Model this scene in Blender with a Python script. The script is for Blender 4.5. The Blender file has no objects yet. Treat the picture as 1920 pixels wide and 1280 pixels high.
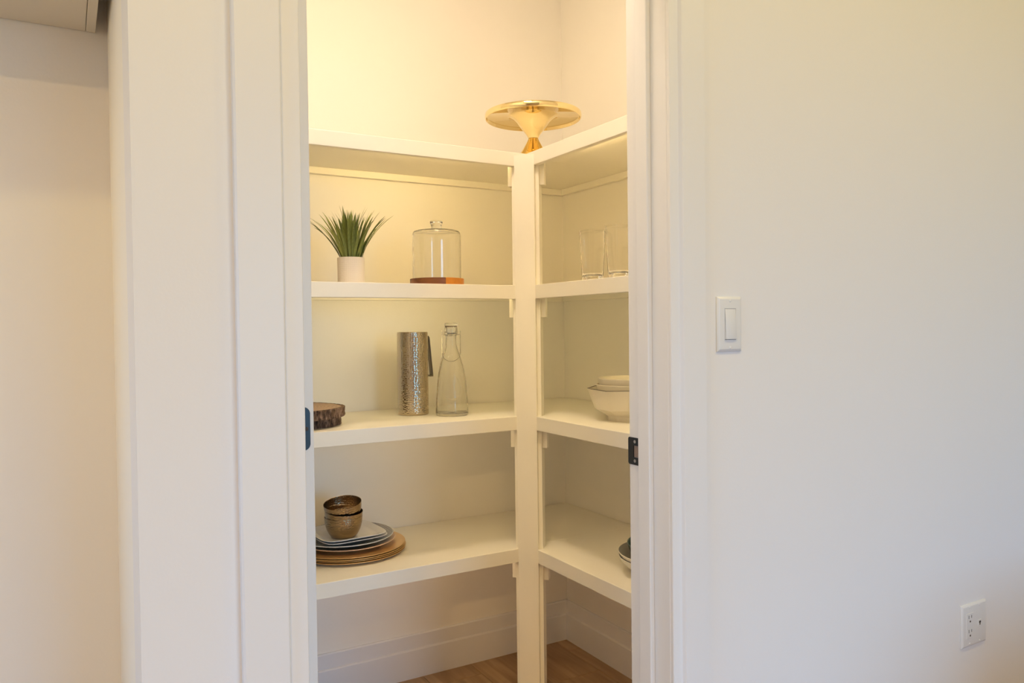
import bpy, bmesh, math, random
from mathutils import Vector, Matrix

random.seed(7)
PI = math.pi
S = bpy.context.scene
COL = S.collection

# ------------------------------------------------------------------ camera
cam = bpy.data.cameras.new('camera')
cam_o = bpy.data.objects.new('camera', cam)
COL.objects.link(cam_o)
YAW, PIT, ROL = 0.52295, 0.0189, -0.0119
cam.sensor_width = 36.0
cam.lens = 1448.6 / 1920 * 36.0
cam.clip_start = 0.02
fwd0 = Vector((math.sin(YAW), math.cos(YAW), 0)); right0 = Vector((math.cos(YAW), -math.sin(YAW), 0)); up0 = Vector((0, 0, 1))
fwd = fwd0 * math.cos(PIT) - up0 * math.sin(PIT)
up1 = up0 * math.cos(PIT) + fwd0 * math.sin(PIT)
rgt = right0 * math.cos(ROL) + up1 * math.sin(ROL)
up2 = up1 * math.cos(ROL) - right0 * math.sin(ROL)
M = Matrix((rgt, up2, -fwd)).transposed().to_4x4()
M.translation = Vector((0, 0, 1.2))
cam_o.matrix_world = M
S.camera = cam_o

# ------------------------------------------------------------------ world, lights, exposure
S.view_settings.view_transform = 'Standard'
S.view_settings.look = 'None'
S.view_settings.gamma = 1.0
S.view_settings.use_curve_mapping = False
S.view_settings.exposure = 0.0

w = bpy.data.worlds.new('sky'); S.world = w
w.use_nodes = True
w.node_tree.nodes['Background'].inputs[0].default_value = (0.255, 0.565, 1.0, 1)
w.node_tree.nodes['Background'].inputs[1].default_value = 8.9


def area_light(name, loc, aim, sx, sy, power, col, shape='RECTANGLE'):
    d = bpy.data.lights.new(name, 'AREA')
    d.shape = shape; d.size = sx
    if shape in ('RECTANGLE', 'ELLIPSE'):
        d.size_y = sy
    d.energy = power; d.color = col
    o = bpy.data.objects.new(name, d); COL.objects.link(o)
    o.location = loc
    o.rotation_euler = (Vector(aim) - Vector(loc)).to_track_quat('-Z', 'Y').to_euler()
    return o


def portal(name, loc, aim, sx, sy):
    o = area_light(name, loc, aim, sx, sy, 1.0, (1, 1, 1))
    o.data.cycles.is_portal = True


portal('portal_rear', (1.65, -3.21, 1.07), (1.65, 0, 1.07), 2.2, 2.1)
portal('portal_west', (-3.31, -.10, 1.475), (0, -.10, 1.475), 1.80, 1.25)
area_light('pantry_lamp_light', (0.72, 1.53, 2.585), (0.72, 1.53, 0), 0.28, 0.28, 8.8, (1.0, 0.785, 0.57), 'DISK')
for px_, k_ in ((-.3, 1), (.6, 1), (1.5, .80), (2.4, .80)):
    area_light('pot_fill_light', (px_, .35, 2.69), (px_, .35, 0), .14, .14, 6.4 * k_, (1.0, 0.76, 0.30), 'DISK')
for px_, e_, c_ in ((-1.5, 32, (1, .64, .26)), (-.4, 15, (1, .64, .26)), (1.0, 6, (1, .66, .22)), (2.5, 6, (1, .66, .22))):
    area_light('pot_fill_light', (px_, -1.6, 2.69), (px_, -1.6, 0), .14, .14, e_, c_, 'DISK')  # unseen back row added as warm fill for the kitchen walls
area_light('recess_fill_light', (-.70, 1.45, 1.757), (-.5, 1.70, .8), .3, .03, 2.0, (1.0, 0.70, 0.28))  # unseen light added under the cabinet to warm the recess wall
# added warm fill lights, hidden behind the shelf fronts to brighten the cavities
SHELF_FILL = [(1.45, (1.0, .72, .32)), (1.0, (1.0, .79, .41)), (.44, (1.0, .745, .43)), (.45, (1.0, .70, .42))]
for (e_, c_), z_ in zip(SHELF_FILL, (1.7030, 1.3015, .9029, .4987)):
    area_light('shelf_fill_light', (.92, 2.0478, z_), (.92, 2.3478, z_ + .02), .46, .006, e_ * .85, c_)
    area_light('shelf_fill_light', (1.2475, 1.62, z_), (1.5475, 1.62, z_ + .02), .50, .006, e_ * .74, c_)

# ------------------------------------------------------------------ materials
MATS = {}


def nodes_of(name):
    m = bpy.data.materials.new(name); m.use_nodes = True
    nt = m.node_tree
    return m, nt, nt.nodes['Principled BSDF']


def mat(name, col, rough=0.5, metal=0.0, noise=0.0, nscale=20.0, bump=0.0, bscale=60.0, ior=1.5, spec=None, coat=0.0):
    m, nt, b = nodes_of(name)
    b.inputs['Base Color'].default_value = (*col, 1)
    b.inputs['Roughness'].default_value = rough
    b.inputs['Metallic'].default_value = metal
    b.inputs['IOR'].default_value = ior
    b.inputs['Coat Weight'].default_value = coat
    if spec is not None:
        b.inputs['Specular IOR Level'].default_value = spec
    tc = nt.nodes.new('ShaderNodeTexCoord')
    if noise:
        n = nt.nodes.new('ShaderNodeTexNoise'); n.inputs['Scale'].default_value = nscale; n.inputs['Detail'].default_value = 4
        nt.links.new(tc.outputs['Object'], n.inputs['Vector'])
        mx = nt.nodes.new('ShaderNodeMix'); mx.data_type = 'RGBA'
        mx.inputs[6].default_value = (*[c * (1 - noise) for c in col], 1)
        mx.inputs[7].default_value = (*[min(1, c * (1 + noise)) for c in col], 1)
        nt.links.new(n.outputs['Fac'], mx.inputs[0]); nt.links.new(mx.outputs[2], b.inputs['Base Color'])
    if bump:
        n = nt.nodes.new('ShaderNodeTexNoise'); n.inputs['Scale'].default_value = bscale; n.inputs['Detail'].default_value = 3
        nt.links.new(tc.outputs['Object'], n.inputs['Vector'])
        bp = nt.nodes.new('ShaderNodeBump'); bp.inputs['Strength'].default_value = bump; bp.inputs['Distance'].default_value = 0.001
        nt.links.new(n.outputs['Fac'], bp.inputs['Height']); nt.links.new(bp.outputs['Normal'], b.inputs['Normal'])
    MATS[name] = m
    return m


WALL = mat('wall_paint', (0.86, 0.845, 0.83), 0.75, noise=0.01, nscale=3, bump=0.15, bscale=220)
GREIGE = mat('greige_paint', (0.52, 0.49, 0.45), 0.8, noise=0.01, nscale=3, bump=0.15, bscale=220)
PWALL = mat('pantry_paint', (0.92, 0.885, 0.80), 0.75, noise=0.01, nscale=3, bump=0.12, bscale=220)
TRIM = mat('trim_paint', (0.85, 0.84, 0.83), 0.42, noise=0.01, nscale=5)
SHELF = mat('shelf_paint', (0.92, 0.88, 0.765), 0.40, noise=0.01, nscale=8, bump=0.05, bscale=150)
CEIL = mat('ceiling_paint', (0.86, 0.85, 0.84), 0.9, bump=0.3, bscale=140)
CAB = mat('cabinet_paint', (0.70, 0.66, 0.58), 0.45, noise=0.02, nscale=6)
BLACK = mat('black_metal', (0.012, 0.014, 0.018), 0.32, metal=0.0, spec=0.6)
SCREW = mat('steel_screw', (0.55, 0.55, 0.56), 0.3, metal=0.9)
LATCHH = mat('latch_hole', (0.30, 0.22, 0.17), 0.8, noise=0.3, nscale=300)
PLASTIC = mat('white_plastic', (0.80, 0.80, 0.79), 0.3)
GAP = mat('gap_shade_grey', (0.22, 0.22, 0.21), 0.6)
SLOT = mat('slot_dark', (0.05, 0.04, 0.035), 0.6)
BRASS = mat('polished_brass', (0.93, 0.76, 0.40), 0.05, metal=1.0)
BRASSD = mat('brass_seam', (0.45, 0.26, 0.06), 0.2, metal=1.0)
GOLD = mat('satin_gold', (0.84, 0.57, 0.25), 0.32, metal=0.7, noise=0.08, nscale=25)
CREAM = mat('cream_glaze', (0.78, 0.52, 0.32), 0.25, noise=0.03)
WHITE = mat('white_glaze', (0.78, 0.77, 0.75), 0.18, noise=0.01)
IVORY = mat('ivory_glaze', (0.82, 0.76, 0.62), 0.28, noise=0.01)
GREYG = mat('grey_glaze', (0.26, 0.25, 0.22), 0.3, noise=0.10, nscale=40)
TEAL = mat('teal_glaze', (0.07, 0.13, 0.12), 0.2, noise=0.2, nscale=50)
DARKRIM = mat('dark_rim_glaze', (0.05, 0.03, 0.02), 0.35)
POT = mat('pot_ceramic', (0.80, 0.74, 0.66), 0.6)
SOIL = mat('moss_soil', (0.05, 0.045, 0.03), 0.9, noise=0.4, nscale=120)
STEEL_DARK = mat('dark_steel', (0.20, 0.17, 0.14), 0.25, metal=1.0)
WIRE = mat('steel_wire', (0.40, 0.38, 0.34), 0.25, metal=1.0)
SEAL = mat('rubber_seal', (0.10, 0.07, 0.05), 0.5)
LAMPW = mat('lamp_rim', (0.80, 0.79, 0.77), 0.4)


def glass(name, col=(1, 1, 1), rough=0.0, ior=1.45):
    m, nt, b = nodes_of(name)
    b.inputs['Base Color'].default_value = (*col, 1)
    b.inputs['Transmission Weight'].default_value = 1.0
    b.inputs['Roughness'].default_value = rough
    b.inputs['IOR'].default_value = ior
    # a faint surface ripple, as blown glass has
    tc = nt.nodes.new('ShaderNodeTexCoord'); n = nt.nodes.new('ShaderNodeTexNoise'); n.inputs['Scale'].default_value = 14
    nt.links.new(tc.outputs['Object'], n.inputs['Vector'])
    bp = nt.nodes.new('ShaderNodeBump'); bp.inputs['Strength'].default_value = 0.06; bp.inputs['Distance'].default_value = 0.002
    nt.links.new(n.outputs['Fac'], bp.inputs['Height']); nt.links.new(bp.outputs['Normal'], b.inputs['Normal'])
    return m


GLASS = glass('clear_glass', (0.985, 0.985, 0.97))
GLASS_T = glass('clear_tumbler_glass', (0.99, 0.985, 0.97))


def hammered(name, col, rough, cell, depth):
    m, nt, b = nodes_of(name)
    b.inputs['Base Color'].default_value = (*col, 1)
    b.inputs['Metallic'].default_value = 1.0
    b.inputs['Roughness'].default_value = rough
    uv = nt.nodes.new('ShaderNodeUVMap')
    v = nt.nodes.new('ShaderNodeTexVoronoi'); v.feature = 'SMOOTH_F1'; v.voronoi_dimensions = '2D'
    v.inputs['Scale'].default_value = 1.0 / cell; v.inputs['Randomness'].default_value = 0.55
    v.inputs['Smoothness'].default_value = 0.15
    nt.links.new(uv.outputs['UV'], v.inputs['Vector'])
    sq = nt.nodes.new('ShaderNodeMath'); sq.operation = 'POWER'; sq.inputs[1].default_value = 2.0
    nt.links.new(v.outputs['Distance'], sq.inputs[0])
    bp = nt.nodes.new('ShaderNodeBump'); bp.inputs['Strength'].default_value = 1.0; bp.inputs['Distance'].default_value = depth
    nt.links.new(sq.outputs[0], bp.inputs['Height']); nt.links.new(bp.outputs['Normal'], b.inputs['Normal'])
    return m


HSTEEL = hammered('hammered_steel', (0.55, 0.475, 0.36), 0.09, 0.0055, 0.0010)
HBRONZE = hammered('hammered_bronze', (0.40, 0.29, 0.17), 0.20, 0.0055, 0.0009)


def ramp(nt, stops):
    r = nt.nodes.new('ShaderNodeValToRGB')
    e = r.color_ramp.elements
    while len(e) < len(stops):
        e.new(0.5)
    for k, (p, c) in enumerate(stops):
        e[k].position = p; e[k].color = (*c, 1)
    return r


def wood_mat(name, dark, light, axis='Y', scale=9.0, rough=0.45, stretch=14.0):
    m, nt, b = nodes_of(name)
    tc = nt.nodes.new('ShaderNodeTexCoord'); mp = nt.nodes.new('ShaderNodeMapping')
    sc = {'X': (1, stretch, stretch), 'Y': (stretch, 1, stretch), 'Z': (stretch, stretch, 1)}[axis]
    mp.inputs['Scale'].default_value = sc
    nt.links.new(tc.outputs['Object'], mp.inputs['Vector'])
    oi = nt.nodes.new('ShaderNodeObjectInfo')
    cv = nt.nodes.new('ShaderNodeVectorMath'); cv.operation = 'ADD'
    nt.links.new(mp.outputs['Vector'], cv.inputs[0])
    ml = nt.nodes.new('ShaderNodeMath'); ml.operation = 'MULTIPLY'; ml.inputs[1].default_value = 37.0
    nt.links.new(oi.outputs['Random'], ml.inputs[0]); nt.links.new(ml.outputs[0], cv.inputs[1])
    n = nt.nodes.new('ShaderNodeTexNoise'); n.inputs['Scale'].default_value = scale * 0.25; n.inputs['Detail'].default_value = 7
    n.inputs['Distortion'].default_value = 0.6
    nt.links.new(cv.outputs[0], n.inputs['Vector'])
    r = ramp(nt, [(0.30, dark), (0.52, tuple((a + c) / 2 for a, c in zip(dark, light))), (0.72, light)])
    nt.links.new(n.outputs['Fac'], r.inputs['Fac']); nt.links.new(r.outputs['Color'], b.inputs['Base Color'])
    b.inputs['Roughness'].default_value = rough
    bp = nt.nodes.new('ShaderNodeBump'); bp.inputs['Strength'].default_value = 0.15; bp.inputs['Distance'].default_value = 0.0006
    nt.links.new(n.outputs['Fac'], bp.inputs['Height']); nt.links.new(bp.outputs['Normal'], b.inputs['Normal'])
    return m


OAK = wood_mat('oak_floor', (0.31, 0.185, 0.092), (0.53, 0.345, 0.19), 'Y', 9, 0.45)
ACACIA = wood_mat('dark_acacia', (0.09, 0.025, 0.006), (0.22, 0.075, 0.018), 'X', 14, 0.4)
ACACIA_ORANGE = wood_mat('orange_acacia', (0.50, 0.17, 0.015), (0.66, 0.26, 0.03), 'X', 14, 0.4)


def ring_wood():
    m, nt, b = nodes_of('slice_face_wood')
    tc = nt.nodes.new('ShaderNodeTexCoord')
    wv = nt.nodes.new('ShaderNodeTexWave'); wv.wave_type = 'RINGS'; wv.rings_direction = 'Z'
    wv.inputs['Scale'].default_value = 30; wv.inputs['Distortion'].default_value = 7.0; wv.inputs['Detail'].default_value = 2
    wv.inputs['Detail Scale'].default_value = 1.0
    nt.links.new(tc.outputs['Object'], wv.inputs['Vector'])
    r = ramp(nt, [(0.0, (0.36, 0.235, 0.145)), (0.6, (0.41, 0.275, 0.175)), (1.0, (0.44, 0.30, 0.195))])
    nt.links.new(wv.outputs['Fac'], r.inputs['Fac']); nt.links.new(r.outputs['Color'], b.inputs['Base Color'])
    b.inputs['Roughness'].default_value = 0.55
    return m


RINGW = ring_wood()
m, nt, b = nodes_of('tree_bark')
tc = nt.nodes.new('ShaderNodeTexCoord')
n = nt.nodes.new('ShaderNodeTexNoise'); n.inputs['Scale'].default_value = 85; n.inputs['Detail'].default_value = 6; n.inputs['Roughness'].default_value = 0.7
mp = nt.nodes.new('ShaderNodeMapping'); mp.inputs['Scale'].default_value = (1, 1, .35)
nt.links.new(tc.outputs['Object'], mp.inputs['Vector']); nt.links.new(mp.outputs['Vector'], n.inputs['Vector'])
r = ramp(nt, [(0.34, (0.018, 0.010, 0.006)), (0.47, (0.10, 0.055, 0.03)), (0.58, (0.24, 0.15, 0.10)), (0.72, (0.55, 0.42, 0.30))])
nt.links.new(n.outputs['Fac'], r.inputs['Fac']); nt.links.new(r.outputs['Color'], b.inputs['Base Color'])
b.inputs['Roughness'].default_value = 0.85
bp = nt.nodes.new('ShaderNodeBump'); bp.inputs['Strength'].default_value = 0.8; bp.inputs['Distance'].default_value = 0.003
nt.links.new(n.outputs['Fac'], bp.inputs['Height']); nt.links.new(bp.outputs['Normal'], b.inputs['Normal'])
BARK = m


def leaf_mat(name, dark, light):
    m, nt, b = nodes_of(name)
    tc = nt.nodes.new('ShaderNodeTexCoord')
    n = nt.nodes.new('ShaderNodeTexNoise'); n.inputs['Scale'].default_value = 30
    mp = nt.nodes.new('ShaderNodeMapping'); mp.inputs['Scale'].default_value = (8, 8, 0.7)
    oi = nt.nodes.new('ShaderNodeObjectInfo')
    nt.links.new(tc.outputs['Object'], mp.inputs['Vector']); nt.links.new(mp.outputs['Vector'], n.inputs['Vector'])
    ad = nt.nodes.new('ShaderNodeMath'); ad.operation = 'MULTIPLY_ADD'; ad.inputs[1].default_value = 0.55
    nt.links.new(oi.outputs['Random'], ad.inputs[0])
    h = nt.nodes.new('ShaderNodeMath'); h.operation = 'MULTIPLY'; h.inputs[1].default_value = 0.45
    nt.links.new(n.outputs['Fac'], h.inputs[0]); nt.links.new(h.outputs[0], ad.inputs[2])
    r = ramp(nt, [(0.05, dark), (0.9, light)])
    nt.links.new(ad.outputs[0], r.inputs['Fac']); nt.links.new(r.outputs['Color'], b.inputs['Base Color'])
    b.inputs['Roughness'].default_value = 0.45
    return m


LEAF = leaf_mat('grass_blade', (0.030, 0.055, 0.008), (0.36, 0.41, 0.10))


def pot_mat():
    # small raised texture dots in rows round the pot
    m, nt, b = nodes_of('dimpled_pot')
    b.inputs['Base Color'].default_value = (0.82, 0.73, 0.60, 1); b.inputs['Roughness'].default_value = 0.6
    uv = nt.nodes.new('ShaderNodeUVMap')
    v = nt.nodes.new('ShaderNodeTexVoronoi'); v.voronoi_dimensions = '2D'; v.inputs['Scale'].default_value = 170; v.inputs['Randomness'].default_value = 0.35
    nt.links.new(uv.outputs['UV'], v.inputs['Vector'])
    bp = nt.nodes.new('ShaderNodeBump'); bp.inputs['Strength'].default_value = 0.5; bp.inputs['Distance'].default_value = 0.001
    nt.links.new(v.outputs['Distance'], bp.inputs['Height']); nt.links.new(bp.outputs['Normal'], b.inputs['Normal'])
    return m


POTM = pot_mat()


def pattern_mat():
    # printed rim: fine black and white dashes in rings round a plain white centre
    m, nt, b = nodes_of('patterned_rim_print')
    tc = nt.nodes.new('ShaderNodeTexCoord'); sx = nt.nodes.new('ShaderNodeSeparateXYZ')
    nt.links.new(tc.outputs['Object'], sx.inputs[0])
    L = lambda op, *a: None

    def mth(op, a, bb=None):
        k = nt.nodes.new('ShaderNodeMath'); k.operation = op
        for i, q in enumerate((a, bb)):
            if q is None:
                continue
            if isinstance(q, (int, float)):
                k.inputs[i].default_value = q
            else:
                nt.links.new(q, k.inputs[i])
        return k.outputs[0]
    x, y = sx.outputs[0], sx.outputs[1]
    rr = mth('SQRT', mth('ADD', mth('MULTIPLY', x, x), mth('MULTIPLY', y, y)))
    an = mth('ARCTAN2', y, x)
    row = mth('FLOOR', mth('MULTIPLY', rr, 400.0))
    a2 = mth('ADD', mth('MULTIPLY', an, 112.0), mth('MULTIPLY', row, 1.5708))
    dash = mth('GREATER_THAN', mth('SINE', a2), -0.15)
    rim = mth('GREATER_THAN', rr, 0.086)
    edge = mth('LESS_THAN', rr, 0.1415)
    fac = mth('MULTIPLY', mth('MULTIPLY', dash, rim), edge)
    mx = nt.nodes.new('ShaderNodeMix'); mx.data_type = 'RGBA'
    mx.inputs[6].default_value = (0.66, 0.66, 0.63, 1); mx.inputs[7].default_value = (0.02, 0.023, 0.022, 1)
    nt.links.new(fac, mx.inputs[0]); nt.links.new(mx.outputs[2], b.inputs['Base Color'])
    b.inputs['Roughness'].default_value = 0.25
    return m


PATT = pattern_mat()

m, nt, b = nodes_of('lamp_diffuser')
b.inputs['Base Color'].default_value = (0.9, 0.85, 0.75, 1)
b.inputs['Emission Color'].default_value = (1.0, 0.80, 0.50, 1); b.inputs['Emission Strength'].default_value = 6.0
DIFFUSER = m
m, nt, b = nodes_of('window_glass')
b.inputs['Transmission Weight'].default_value = 1.0; b.inputs['Roughness'].default_value = 0.0; b.inputs['IOR'].default_value = 1.0
WGLASS = m


# ------------------------------------------------------------------ geometry helpers
def link(name, me, m, parent=None, loc=(0, 0, 0), rot=(0, 0, 0)):
    o = bpy.data.objects.new(name, me)
    COL.objects.link(o)
    if m is not None and not me.materials:
        me.materials.append(m)
    o.location = loc; o.rotation_euler = rot
    if parent is not None:
        o.parent = parent
    return o


def bm_box(bm, a, b_, bev=0.0, seg=2):
    x0, y0, z0 = a; x1, y1, z1 = b_
    t = bmesh.new()
    bmesh.ops.create_cube(t, size=1.0)
    for v in t.verts:
        v.co = Vector(((x0 + x1) / 2 + v.co.x * (x1 - x0), (y0 + y1) / 2 + v.co.y * (y1 - y0), (z0 + z1) / 2 + v.co.z * (z1 - z0)))
    if bev:
        bmesh.ops.bevel(t, geom=t.edges[:], offset=bev, segments=seg, affect='EDGES', profile=0.5)
    merge(bm, t)


def merge(bm, t):
    me = bpy.data.meshes.new('tmp'); t.to_mesh(me); t.free()
    bm.from_mesh(me); bpy.data.meshes.remove(me)


def finish(bm, name, smooth=False, angle=0.6):
    bmesh.ops.recalc_face_normals(bm, faces=bm.faces[:])
    if smooth:
        for f in bm.faces:
            f.smooth = True
        for e in bm.edges:
            if len(e.link_faces) == 2 and e.calc_face_angle(0) > angle:
                e.smooth = False
    me = bpy.data.meshes.new(name); bm.to_mesh(me); bm.free()
    return me


def boxes(name, lst, m, parent=None, bev=0.0, seg=2, loc=(0, 0, 0), smooth=False):
    bm = bmesh.new()
    for a, b_ in lst:
        bm_box(bm, a, b_, bev, seg)
    return link(name, finish(bm, name, smooth), m, parent, loc)


def prism(name, poly, z0, z1, m, parent=None, bev=0.0, smooth=False, loc=(0, 0, 0), axis='Z'):
    """Extrude a 2D polygon along an axis; poly is (x,y) for Z, (y,z) for X, (x,z) for Y."""
    bm = bmesh.new()

    def P(p, h):
        return {'Z': (p[0], p[1], h), 'X': (h, p[0], p[1]), 'Y': (p[0], h, p[1])}[axis]
    lo = [bm.verts.new(P(p, z0)) for p in poly]; hi = [bm.verts.new(P(p, z1)) for p in poly]
    n = len(poly)
    bm.faces.new(lo); bm.faces.new(hi)
    for i in range(n):
        bm.faces.new((lo[i], lo[(i + 1) % n], hi[(i + 1) % n], hi[i]))
    bmesh.ops.recalc_face_normals(bm, faces=bm.faces[:])
    if bev:
        bmesh.ops.bevel(bm, geom=bm.edges[:], offset=bev, segments=2, affect='EDGES', profile=0.5)
    return link(name, finish(bm, name, smooth), m, parent, loc)


def smooth_profile(pts, sub=4):
    """Catmull-Rom through the points; a point given with a third item True is kept as a corner."""
    out = []
    n = len(pts)
    for i in range(n - 1):
        p1, p2 = pts[i], pts[i + 1]
        p0 = pts[i - 1] if i > 0 and len(p1) < 3 else p1
        p3 = pts[i + 2] if i + 2 < n and len(p2) < 3 else p2
        for k in range(sub):
            t = k / sub
            q = []
            for d in (0, 1):
                a0, a1, a2, a3 = p0[d], p1[d], p2[d], p3[d]
                q.append(0.5 * (2 * a1 + (a2 - a0) * t + (2 * a0 - 5 * a1 + 4 * a2 - a3) * t * t + (3 * a1 - a0 - 3 * a2 + a3) * t ** 3))
            out.append((max(0.0, q[0]), q[1]))
    out.append(pts[-1][:2])
    return out


def lathe_mesh(name, prof, n=48, shape=None, smooth=True, angle=0.6, closed=False, disp=None):
    """Revolve (r,z). r==0 ends become poles. shape(theta) scales r. UV = metres round and along."""
    bm = bmesh.new(); uvl = bm.loops.layers.uv.new('UVMap')
    rings, arc = [], [0.0]
    for i in range(1, len(prof)):
        arc.append(arc[-1] + math.hypot(prof[i][0] - prof[i - 1][0], prof[i][1] - prof[i - 1][1]))
    rmax = max(p[0] for p in prof)
    for j, (r_, z_) in enumerate(prof):
        if r_ < 1e-6:
            rings.append([bm.verts.new((0, 0, z_))])
        else:
            ring = []
            for k in range(n):
                th = 2 * PI * k / n
                s = shape(th) if shape else 1.0
                rr, zz = r_ * s, z_
                if disp:
                    rr, zz = disp(rr, zz, th, j)
                ring.append(bm.verts.new((rr * math.cos(th), rr * math.sin(th), zz)))
            rings.append(ring)
    J = len(prof)

    def face(vs, uvs):
        try:
            f = bm.faces.new(vs)
        except ValueError:
            return
        for lp, q in zip(f.loops, uvs):
            lp[uvl].uv = q
    for j in range(J if closed else J - 1):
        j2 = (j + 1) % J
        A, B = rings[j], rings[j2]
        va, vb = arc[j], (arc[j2] if j2 else arc[j] + 0.01)
        for k in range(n):
            k2 = (k + 1) % n
            u0, u1 = 2 * PI * rmax * k / n, 2 * PI * rmax * (k + 1) / n
            if len(A) == 1 and len(B) == 1:
                continue
            if len(A) == 1:
                face((A[0], B[k2], B[k]), ((u0, va), (u1, vb), (u0, vb)))
            elif len(B) == 1:
                face((A[k], A[k2], B[0]), ((u0, va), (u1, va), (u0, vb)))
            else:
                face((A[k], A[k2], B[k2], B[k]), ((u0, va), (u1, va), (u1, vb), (u0, vb)))
    return finish(bm, name, smooth, angle)


def tube_mesh(name, pts, r_, n=10, closed=False):
    bm = bmesh.new()
    P = [Vector(p) for p in pts]
    rings = []
    up = Vector((0, 0, 1))
    for i, p in enumerate(P):
        a = P[i - 1] if (i > 0 or closed) else p
        c = P[(i + 1) % len(P)] if (i < len(P) - 1 or closed) else p
        d = (c - a).normalized()
        s = d.cross(up if abs(d.z) < 0.9 else Vector((1, 0, 0))).normalized()
        t = s.cross(d)
        rr = r_[i] if isinstance(r_, (list, tuple)) else r_
        rings.append([bm.verts.new(p + (s * math.cos(2 * PI * k / n) + t * math.sin(2 * PI * k / n)) * rr) for k in range(n)])
    for i in range(len(P) if closed else len(P) - 1):
        A, B = rings[i], rings[(i + 1) % len(P)]
        # best rotational match
        off = min(range(n), key=lambda o: (A[0].co - B[o].co).length)
        for k in range(n):
            bm.faces.new((A[k], A[(k + 1) % n], B[(k + 1 + off) % n], B[(k + off) % n]))
    if not closed:
        bm.faces.new(rings[0]); bm.faces.new(list(reversed(rings[-1])))
    return finish(bm, name, True, 1.0)


def struct(o):
    o['kind'] = 'structure'
    return o


def tag(o, label, cat, group=None):
    o['label'] = label; o['category'] = cat; o['kind'] = 'thing'
    if group:
        o['group'] = group
    return o


def thing(name, loc, label, cat, group=None, rotz=0.0):
    o = bpy.data.objects.new(name, None); COL.objects.link(o)
    o.empty_display_size = 0.05
    o.location = loc; o.rotation_euler = (0, 0, rotz)
    return tag(o, label, cat, group)


def copy_thing(root, loc, label, rotz=None):
    c = root.copy(); COL.objects.link(c); c.location = loc
    if rotz is not None:
        c.rotation_euler = (0, 0, rotz)
    c['label'] = label
    for ch in list(root.children):
        k = ch.copy(); COL.objects.link(k); k.parent = c
        for g in list(ch.children):
            q = g.copy(); COL.objects.link(q); q.parent = k
    return c


# ------------------------------------------------------------------ room dimensions
YD = 1.1717            # kitchen face of the pantry's front wall
T = 0.1241             # its thickness
XL, XR = 0.3105, 1.0324  # faces of the door jambs
YF, XF = 2.0263, 1.2260  # front faces of back shelves and of right shelves
YB, XB = 2.4636, 1.6515  # pantry back and right walls
PXL = 0.195            # pantry left wall (inside)
XC = 0.0805            # outer corner of the pantry
YA = 1.703             # back wall of the recess left of the pantry
H = [1.7275, 1.3260, 0.9274, 0.5232]   # shelf tops
CH = 2.70
KX0, KX1, KY0 = -3.3, 3.0, -3.2        # kitchen extents
HD = 2.06              # door head

# floor: kitchen slab, pantry subfloor, and every plank of the pantry floor
fl = struct(boxes('floor', [((KX0 - .1, KY0 - .1, -.12), (KX1 + .1, YD, 0)), ((KX0 - .1, YD, -.12), (XC, YA + .1, 0)),
                            ((XC, YD, -.12), (XB + .1, YB + .1, -.014))], OAK))
pw, pl = 0.1815, 0.0
x = PXL - 0.06
row = 0
while x < XB:
    cuts = [[YD + .003, 1.78, YB], [YD + .003, 2.17, YB], [YD + .003, 1.52, 2.36, YB]][row % 3]
    x0, x1 = max(x, PXL + .001), min(x + pw, XB - .001)
    for a, c in zip(cuts[:-1], cuts[1:]):
        boxes('plank', [((x0 + .0008, a + .0008, -.0139), (x1 - .0008, c - .0008, 0))], OAK, fl, bev=.0012, seg=1)
    x += pw; row += 1

# walls
struct(boxes('wall_front', [((XC, YD, 0), (XL - .02, YD + T, CH)), ((XR + .02, YD, 0), (KX1, YD + T, CH)),
                            ((XL - .02, YD, HD + .02), (XR + .02, YD + T, CH))], WALL))
struct(boxes('wall_left', [((XC, YD + T, 0), (PXL, YB + .1, CH))], PWALL))
struct(boxes('wall_back', [((PXL, YB, 0), (XB, YB + .1, CH))], PWALL))
struct(boxes('wall_right', [((XB, YD + T, 0), (XB + .1, YB + .1, CH))], PWALL))
struct(boxes('wall_recess', [((-.93, YA, 0), (XC, YA + .1, CH))], WALL))
struct(boxes('wall_kitchen', [((KX0, YD, 0), (-.93, YD + .1, CH)), ((-.96, YD + .1, 0), (-.93 + .0, YA + .1, CH))], WALL))
struct(boxes('wall_east', [((KX1, KY0, 0), (KX1 + .1, YD + T, CH))], GREIGE))
W1 = (.55, 2.75, .02, 2.12)       # rear patio door: x0, x1, z0, z1
W2 = (-1.00, .80, .85, 2.10)       # west window: y0, y1, z0, z1
struct(boxes('wall_west', [((KX0 - .1, KY0, 0), (KX0, W2[0], CH)), ((KX0 - .1, W2[1], 0), (KX0, YD + .1, CH)),
                           ((KX0 - .1, W2[0], 0), (KX0, W2[1], W2[2])), ((KX0 - .1, W2[0], W2[3]), (KX0, W2[1], CH))], GREIGE))
struct(boxes('wall_rear', [((KX0 - .1, KY0 - .1, 0), (W1[0], KY0, CH)), ((W1[1], KY0 - .1, 0), (KX1 + .1, KY0, CH)),
                           ((W1[0], KY0 - .1, W1[3]), (W1[1], KY0, CH)), ((W1[0], KY0 - .1, 0), (W1[1], KY0, W1[2]))], GREIGE))
struct(boxes('ceiling', [((KX0 - .1, KY0 - .1, CH), (KX1 + .1, YD + T, CH + .1)), ((KX0 - .1, YD + T, CH), (XB + .1, YB + .1, CH + .1))], CEIL))


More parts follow.
